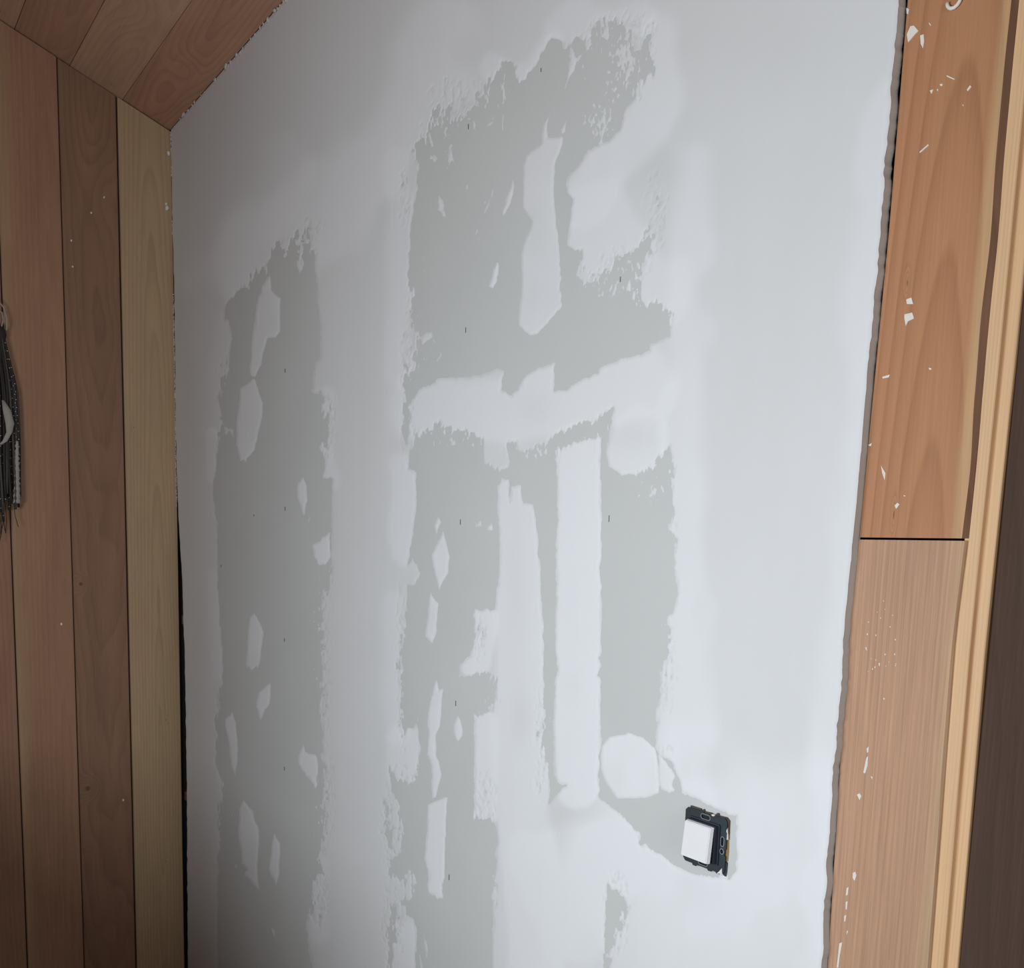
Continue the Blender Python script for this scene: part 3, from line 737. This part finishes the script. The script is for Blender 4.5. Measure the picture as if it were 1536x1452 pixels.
new_obj('trim_5', box_mesh('trim_5', (-0.553, 0.012, 2.11), (0.30, 0.06, 2.165), 0.002), W_FR, kind='structure', label='pale door head strip over the dark door')
M_PLAIN = plain('plain_wall', (0.30, 0.27, 0.24), 0.85, var=0.06, scale=6)
new_obj('wall_back_far', box_mesh('wall_back_far', (0.31, 0.0, 0.0), (1.62, 0.09, 2.682)), M_PLAIN, kind='structure', label='plain pale wall beyond the door')
new_obj('wall_back_head', box_mesh('wall_back_head', (-0.66, 0.002, 2.31), (0.31, 0.09, 2.682)), M_PLAIN, kind='structure', label='plain pale wall above the door')

# dried plaster dabs on the casing
M_DAB = plain('plaster_dab', (0.80, 0.77, 0.71), 0.85, var=0.12, scale=150)
def zp(x, y, x0, y0, s): return (x0 + x / s, y0 + y / s)
DABS_UP = [
    [(525,150),(540,115),(556,112),(575,135),(560,150),(548,165),(530,185)], [(583,155),(598,150),(600,180),(595,212),(585,190)],
    [(522,1305),(545,1297),(552,1325),(525,1325)], [(515,1370),(548,1362),(556,1388),(530,1400),(520,1420),(514,1385)],
    [(622,98),(630,108),(628,114),(621,103)], [(700,328),(735,345),(730,348),(698,334)], [(668,368),(680,365),(679,376),(670,374)], [(625,395),(640,390),(632,410)], [(800,372),(806,378),(790,398),(786,392)],
    [(580,662),(618,628),(620,634),(582,667)], [(523,35),(534,40),(530,62),(524,60)], [(767,455),(772,457),(770,466)], [(655,390),(661,388),(660,400)]]
for d in DABS_UP: dab(1, YC, [zp(x, y, 1180, 0, 2.9045) for x, y in d], 0.0006, M_DAB, trim_1, 'plaster_dab')
for d in ([(472,750),(484,738),(493,745),(478,765)], [(418,190),(450,180),(446,192),(420,197)], [(355,488),(372,478),(368,492)], [(412,575),(432,610),(428,640),(418,610)], [(510,705),(520,707),(514,712)], [(620,150),(632,152),(630,160),(622,158)]):
    dab(1, YC, [zp(x, y, 1180, 500, 2.9045) for x, y in d], 0.0006, M_DAB, trim_1, 'plaster_dab')
for d in ([(347,540),(355,532),(352,575),(342,608),(334,604),(340,575)], [(348,500),(358,490),(356,515),(350,518)], [(306,700),(318,694),(326,706),(318,724),(312,712)], [(288,1040),(299,1034),(304,1050),(296,1075),(288,1060)],
          [(262,1105),(270,1100),(266,1135),(258,1138)], [(258,1165),(266,1162),(262,1200),(257,1195)], [(230,1345),(242,1340),(232,1400),(226,1450),(218,1450),(224,1400)], [(252,1225),(260,1222),(256,1250),(250,1250)], [(366,620),(374,622),(372,634)], [(342,60),(350,62),(346,72)], [(420,280),(428,282),(424,290)], [(400,130),(407,128),(404,146)], [(262,1290),(268,1292),(262,1310)]):
    dab(1, YC + 0.0006, [zp(x, y, 1180, 950, 2.8934) for x, y in d], 0.0006, M_DAB, trim_2, 'plaster_dab')
random.seed(5)
for k in range(22):
    x = random.uniform(1300, 1345); y = random.uniform(900, 1010)
    s = random.uniform(.6, 1.2)
    dab(1, YC + 0.0006, [(x - s, y), (x, y - 1.4 * s), (x + s, y), (x, y + 1.4 * s)], 0.0004, M_DAB, trim_2, 'plaster_fleck')
# plaster curl at the very top of the casing
q = on_plane((1433, 1), 1, YC)
bm = bmesh.new()
tube(bm, [(q[0] + 0.007 * math.cos(a), YC - 0.002, q[2] + 0.007 * math.sin(a)) for a in np.linspace(math.pi, 2.1 * math.pi, 9)], 0.0018)
new_obj('plaster_curl', bm_mesh(bm, 'plaster_curl', True), M_DAB, trim_1)
for ob in trim_1.children: ob.location.x += 0.61
for ob in trim_2.children: ob.location.x += 0.61

# ------------------------------------------------------------------ light switch without its cover
SX, SZ = -0.8555, 1.1418
M_PLATE = plain('switch_plate_metal', (0.050, 0.066, 0.082), 0.42, 0.35, var=0.2, scale=180)
M_BRONZE = plain('switch_bronze', (0.115, 0.082, 0.066), 0.5, 0.3, var=0.3, scale=200)
M_SILVER = plain('switch_rim', (0.38, 0.42, 0.46), 0.35, 0.6, var=0.15, scale=200)
M_BLACK = plain('switch_black', (0.012, 0.013, 0.016), 0.5, var=0.2)
M_HOUSE = plain('switch_housing', (0.026, 0.032, 0.040), 0.45, var=0.2)
M_ROCK = plain('switch_white_plastic', (0.88, 0.89, 0.91), 0.35, var=0.02)
M_BRASS = plain('switch_brass', (0.46, 0.31, 0.13), 0.4, 0.5, var=0.25, scale=220)
sw = new_obj('light_switch', None, label='uncovered light switch with white rocker on dark metal plate, by the casing', cat='light switch')
sw.location = (SX, 0.0034, SZ)
F3 = lambda a, b, d: (a, d, b)
H = 0.0355
def rounded(w, h, r, cx=0, cz=0, n=4):
    out = []
    for (sx, sz, a0) in ((1, 1, 0), (-1, 1, 90), (-1, -1, 180), (1, -1, 270)):
        for k in range(n + 1):
            a = math.radians(a0 + 90 * k / n)
            out.append((cx + sx * (w - r) + r * math.cos(a), cz + sz * (h - r) + r * math.sin(a)))
    return out
def slot(cx, cz, hw, hh, n=5): return rounded(hw, hh, min(hw, hh) * 0.999, cx, cz, n)
# outer outline with small notches
outer = [(-H, -H + .004), (-H + .004, -H), (-0.019, -H), (-0.018, -H - .0022), (-0.012, -H - .0022), (-0.011, -H), (0.008, -H), (0.009, -H - .002), (0.015, -H - .0015), (0.016, -H + .001), (0.022, -H), (0.023, -H - .0015), (0.028, -H - .001),
         (H - .004, -H), (H, -H + .004), (H, -0.012), (H - .0015, -0.011), (H - .0015, -0.004), (H, -0.003), (H, 0.018), (H - .0012, 0.019), (H - .0012, 0.024), (H, 0.025), (H, H - .004), (H - .004, H), (0.014, H), (0.013, H - .0012), (-0.004, H - .0012), (-0.005, H), (-H + .004, H), (-H, H - .004)]
slots = [slot(0.0, 0.0298, 0.0075, 0.0026), slot(0.0, -0.0298, 0.0075, 0.0026), slot(0.0305, 0.006, 0.0022, 0.0055), slot(0.0305, -0.0065, 0.0026, 0.0028), slot(-0.0305, 0.0, 0.0022, 0.0065)]
bm = bmesh.new(); prism(bm, outer, slots + [rounded(0.0255, 0.0255, 0.002)], F3, -0.0088, -0.0072)
plate = new_obj('mounting_plate', bm_mesh(bm, 'mounting_plate'), M_PLATE, sw)
for s_ in slots:
    c = np.mean(np.array(s_), axis=0)
    hw = max(a for a, b in s_) - c[0]; hh = max(b for a, b in s_) - c[1]
    big = slot(c[0], c[1], hw + 0.0011, hh + 0.0011)
    bm = bmesh.new(); prism(bm, big, [s_], F3, -0.0093, -0.0086)
    new_obj('slot_rim', bm_mesh(bm, 'slot_rim'), M_SILVER, plate)
bm = bmesh.new(); prism(bm, rounded(0.0335, 0.0335, 0.003), [], F3, -0.0068, 0.004)
new_obj('switch_body', bm_mesh(bm, 'switch_body'), M_BLACK, sw)
# housing and bezel under the rocker
bm = bmesh.new(); prism(bm, rounded(0.0242, 0.0242, 0.0015), [], F3, -0.0165, -0.0080)
new_obj('housing', bm_mesh(bm, 'housing'), M_HOUSE, sw)
bm = bmesh.new(); prism(bm, rounded(0.0264, 0.0262, 0.002), [rounded(0.0246, 0.0244, 0.001)], F3, -0.0112, -0.0080)
new_obj('bezel', bm_mesh(bm, 'bezel'), M_PLATE, sw)
# rear support frame with bent rim, showing above and to the right of the plate
rim = [(-0.030, H - .002), (-0.030, H + .0018), (-0.012, H + .0018), (-0.011, H - .0005), (-0.007, H + .0025), (-0.005, H), (0.006, H + .0008), (0.013, H - .001), (0.016, H + .003), (0.0185, H + .003), (0.019, H + .0005), (0.032, H + .0012), (H + .001, H - .002), (H + .0015, 0.016), (H - .001, 0.015), (H - .002, H - .005), (0.030, H - .003)]
bm = bmesh.new(); prism(bm, rim, [], F3, -0.0062, -0.0030)
new_obj('support_rim', bm_mesh(bm, 'support_rim'), M_BRONZE, sw)
bm = bmesh.new(); prism(bm, [(H - .004, -0.019), (H + .0012, -0.018), (H + .0018, -0.006), (H + .001, 0.010), (H - .004, 0.011)], [], F3, -0.0055, -0.0030)
new_obj('brass_claw', bm_mesh(bm, 'brass_claw'), M_BRASS, sw)
bm = bmesh.new(); prism(bm, [(H - .003, -H - .001), (H + .0008, -H - .002), (H + .0012, -0.020), (H - .003, -0.019)], [], F3, -0.0065, -0.0005)
new_obj('support_rim', bm_mesh(bm, 'support_rim'), M_PLATE, sw)
bm = bmesh.new(); tube(bm, [(0.003, -0.004, -H - .001), (0.004, -0.0025, -H - .004), (0.0025, -0.001, -H - .0055)], 0.0008, 5)
new_obj('wire_end', bm_mesh(bm, 'wire_end', True), M_BRONZE, sw)
# white plaster caught on the plate
bm = bmesh.new(); prism(bm, [(0.0245, -H - .001), (0.030, -H + .0005), (0.0335, -H - .001), (0.0325, -H + .008), (0.0285, -H + .003)], [], F3, -0.0096, -0.0085)
new_obj('plaster_smear', bm_mesh(bm, 'plaster_smear'), M_DAB, sw)
bm = bmesh.new(); prism(bm, [(H - .0015, 0.009), (H + .002, 0.010), (H + .0015, 0.016), (H - .0002, 0.024), (H - .0015, 0.020)], [], F3, -0.0072, -0.0060)
new_obj('plaster_smear', bm_mesh(bm, 'plaster_smear'), M_DAB, sw)
bm = bmesh.new(); prism(bm, [(0.009, H - .0005), (0.013, H + .0012), (0.0155, H - .0005), (0.012, H - .0018)], [], F3, -0.0092, -0.0070)
new_obj('plaster_smear', bm_mesh(bm, 'plaster_smear'), M_DAB, sw)
# rocker: wedge, lower half standing out
bm = bmesh.new()
R = 0.0230
rv = []
yt, yb = -0.0228, -0.0272
for (x, z, y) in ((-R, R, yt), (R, R, yt), (R, -R, yb), (-R, -R, yb)):
    rv.append(bm.verts.new((x * .955, y, z * .965)))
bk = [bm.verts.new((x * 1.02, -0.0165 if z > 0 else -0.0205, z * 1.01)) for x, z in ((-R, R), (R, R), (R, -R), (-R, -R))]
bm.faces.new(rv); bm.faces.new(bk[::-1])
for i in range(4): bm.faces.new((rv[i], rv[(i + 1) % 4], bk[(i + 1) % 4], bk[i]))
bmesh.ops.bevel(bm, geom=bm.edges[:], offset=0.0009, segments=3, affect='EDGES')
new_obj('rocker', bm_mesh(bm, 'rocker'), M_ROCK, sw)

# ------------------------------------------------------------------ beaded tassel hanging on the left planks
TX = X_CORNER + 0.022
ta = on_plane((6, 500), 0, TX); tb = on_plane((10, 800), 0, TX)
tas = new_obj('hanging_tassel', None, label='dark beaded tassel with white cord hanging on the left plank wall', cat='tassel')
TYC = float(on_plane((-2, 600), 0, TX)[1]); TZ1 = float(on_plane((5, 495), 0, TX)[2]); TZ0 = float(on_plane((5, 785), 0, TX)[2])
tas.location = (TX, TYC, TZ1)
LEN = TZ1 - TZ0
M_STR = plain('tassel_dark_thread', (0.030, 0.024, 0.021), 0.7, var=0.3, scale=200)
M_STR2 = plain('tassel_grey_thread', (0.075, 0.066, 0.06), 0.6, var=0.3, scale=200)
M_BEAD = plain('tassel_silver_bead', (0.62, 0.60, 0.58), 0.25, 0.9, var=0.1)
M_CORD = plain('tassel_white_cord', (0.42, 0.39, 0.36), 0.8, var=0.15, scale=300)
random.seed(3)
bead_bm = bmesh.new(); bmesh.ops.create_icosphere(bead_bm, subdivisions=1, radius=0.0022)
bead_me = bm_mesh(bead_bm, 'bead', True); bead_me.materials.append(M_BEAD)
nst = 34
for k in range(nst):
    u = -1 + 2 * (k + .5) / nst
    yo = u * 0.048
    xo = math.sqrt(max(0, 1 - u * u)) * 0.016 * random.uniform(-.4, 1.0)
    L = LEN * random.uniform(.86, 1.0) * (1 - 0.10 * abs(u)); ph = random.uniform(0, 6)
    pts = [(xo * (0.4 + 0.6 * min(1, s * 4)), yo * (0.30 + 0.70 * min(1, s * 3.0)) + 0.0022 * math.sin(ph + s * 7), -s * L) for s in np.linspace(0, 1, 12)]
    bm = bmesh.new(); tube(bm, pts, 0.0036, 5)
    st = new_obj('strand', bm_mesh(bm, 'strand', True), M_STR if k % 3 else M_STR2, tas)
    if k % 2 == 0:
        for s in np.arange(0.06 + random.uniform(0, .04), 0.98, 0.052):
            i = min(10, int(s * 11)); f = s * 11 - i
            p = Vector(pts[i]).lerp(Vector(pts[i + 1]), f)
            b = bpy.data.objects.new('bead', bead_me); COL.objects.link(b); b.parent = st
            b.location = p + Vector((0.0034, 0, 0))
bm = bmesh.new()
bmesh.ops.create_uvsphere(bm, u_segments=12, v_segments=8, radius=1.0, matrix=Matrix.Translation((0, 0, -0.012)) @ Matrix.Diagonal((0.013, 0.026, 0.026, 1)))
new_obj('knot', bm_mesh(bm, 'knot', True), M_STR, tas)
bm = bmesh.new(); tube(bm, [(-0.018, -0.012, 0.085), (-0.006, 0.004, 0.082), (0, 0.021, 0.060), (0.002, 0.028, 0.030), (0.002, 0.026, 0.0)], 0.0022, 6)
new_obj('cord_loop', bm_mesh(bm, 'cord_loop', True), M_CORD, tas)
bm = bmesh.new(); tube(bm, [(0, 0.006, 0.050), (0.004, 0.016, 0.045), (0.004, 0.018, 0.025), (0.002, 0.012, 0.0)], 0.0018, 6)
new_obj('cord_loop', bm_mesh(bm, 'cord_loop', True), M_CORD, tas)
def ribbon(name, pts, wid, mat, parent, thick=0.0018):
    bm = bmesh.new(); prev = None
    for (x, y, z, w) in pts:
        cur = [bm.verts.new((x + dx, y + dy * w, z)) for dx, dy in ((0, -1), (thick, -1), (thick, 1), (0, 1))]
        if prev:
            for k in range(4): bm.faces.new((prev[k], prev[(k + 1) % 4], cur[(k + 1) % 4], cur[k]))
        else: bm.faces.new(cur)
        prev = cur
    bm.faces.new(prev[::-1])
    return new_obj(name, bm_mesh(bm, name, True), mat, parent)
ribbon('white_rag', [(0.018, 0.008, -0.19, .003), (0.022, 0.016, -0.215, .010), (0.024, 0.022, -0.25, .011), (0.024, 0.020, -0.275, .007), (0.022, 0.008, -0.30, .006), (0.02, -0.004, -0.31, .004)], 0, M_CORD, tas)
# narrow lace strip at the right side of the tassel, knitted edge of small loops
lz0, lz1 = float(on_plane((25, 662), 0, TX)[2]) - TZ1, float(on_plane((24, 755), 0, TX)[2]) - TZ1
ly0 = float(on_plane((24.5, 662), 0, TX)[1]) - TYC; ly1 = float(on_plane((24, 755), 0, TX)[1]) - TYC
pts = []
for s in np.linspace(0, 1, 26):
    pts.append((0.012 + 0.001 * math.sin(s * 60), ly0 + (ly1 - ly0) * s + 0.001 * math.sin(s * 75), lz0 + (lz1 - lz0) * s, 0.0035 + 0.005 * s + 0.0012 * math.sin(s * 95)))
ribbon('lace_strip', pts, 0, M_CORD, tas)
for k in range(9):
    y = random.uniform(-0.03, 0.05); L0 = random.uniform(.93, 1.02) * LEN; L1 = L0 + random.uniform(.02, .07)
    bm = bmesh.new(); tube(bm, [(0.006, y * .9, -L0 + 0.05), (0.008, y, -L0), (0.008, y + random.uniform(-.012, .012), -L1)], 0.0011, 5)
    new_obj('fringe_thread', bm_mesh(bm, 'fringe_thread', True), M_STR if k % 2 else M_STR2, tas)
# nail that carries the cord
bm = bmesh.new(); tube(bm, [(-0.045, -0.012, 0.084), (-0.008, -0.012, 0.086)], 0.0016, 6)
new_obj('nail', bm_mesh(bm, 'nail'), M_SILVER, tas)

# ------------------------------------------------------------------ rest of the room
M_FLOOR = wood('floor_boards', (0.12, 0.075, 0.05), (0.07, 0.045, 0.03), along='X', across='Y', seed=81)
new_obj('floor', box_mesh('floor', (X_CORNER - 0.06, -1.85, -0.03), (1.66, 0.12, 0.0)), M_FLOOR, kind='structure', label='brown wooden floor')
bm = bmesh.new()
prism(bm, [(-1.85, 0.0), (0.12, 0.0), (0.12, 3.36), (-1.85, 3.36)],
      [[(FILL_WIN[0], FILL_WIN[2]), (FILL_WIN[1], FILL_WIN[2]), (FILL_WIN[1], FILL_WIN[3]), (FILL_WIN[0], FILL_WIN[3])]], lambda a, b, d: (d, a, b), X_RIGHT, X_RIGHT + 0.08)
new_obj('wall_right', bm_mesh(bm, 'wall_right'), M_PLAIN, kind='structure', label='plain side wall with an opening added for the fill lamp')
bm = bmesh.new()
prism(bm, [(FILL_WIN[0], FILL_WIN[2]), (FILL_WIN[1], FILL_WIN[2]), (FILL_WIN[1], FILL_WIN[3]), (FILL_WIN[0], FILL_WIN[3])],
      [[(FILL_WIN[0] + 0.04, FILL_WIN[2] + 0.04), (FILL_WIN[1] - 0.04, FILL_WIN[2] + 0.04), (FILL_WIN[1] - 0.04, FILL_WIN[3] - 0.04), (FILL_WIN[0] + 0.04, FILL_WIN[3] - 0.04)]], lambda a, b, d: (d, a, b), X_RIGHT + 0.01, X_RIGHT + 0.06)
new_obj('fill_light_frame', bm_mesh(bm, 'fill_light_frame'), W_FR, kind='structure', label='small wooden frame added around the fill lamp in the side wall')
bm = bmesh.new()
prism(bm, [(X_CORNER - 0.06, 0.0), (1.62, 0.0), (1.62, 3.36), (X_CORNER - 0.06, 3.36)],
      [[(WIN[0], WIN[2]), (WIN[1], WIN[2]), (WIN[1], WIN[3]), (WIN[0], WIN[3])]], F3, Y_FRONT - 0.08, Y_FRONT)
M_WOODWALL = wood('front_wall_planks', (0.24, 0.135, 0.085), (0.15, 0.08, 0.05), along='Z', across='X', seed=91)
new_obj('wall_front', bm_mesh(bm, 'wall_front'), M_WOODWALL, kind='structure', label='wall with the wide window behind the viewer')
# unseen half-height boarding, added to block window light from the wall's lower left
part = new_obj('wall_light_blocker', box_mesh('wall_light_blocker', (X_CORNER, -1.09, 0.0), (-1.25, -1.03, 0.98), 0.004), M_WOODWALL, kind='structure', label='low boarded half wall added out of view to shade the lower left')
bm = bmesh.new()
w0, w1, z0, z1 = WIN
prism(bm, [(w0, z0), (w1, z0), (w1, z1), (w0, z1)], [[(a + 0.03, z0 + 0.04), (b - 0.03, z0 + 0.04), (b - 0.03, z1 - 0.04), (a + 0.03, z1 - 0.04)] for a, b in ((w0, (w0 + w1) / 2), ((w0 + w1) / 2, w1))], F3, Y_FRONT - 0.06, Y_FRONT - 0.01)
new_obj('window_1', bm_mesh(bm, 'window_1'), W_FR, kind='structure', label='wide wooden window frame')
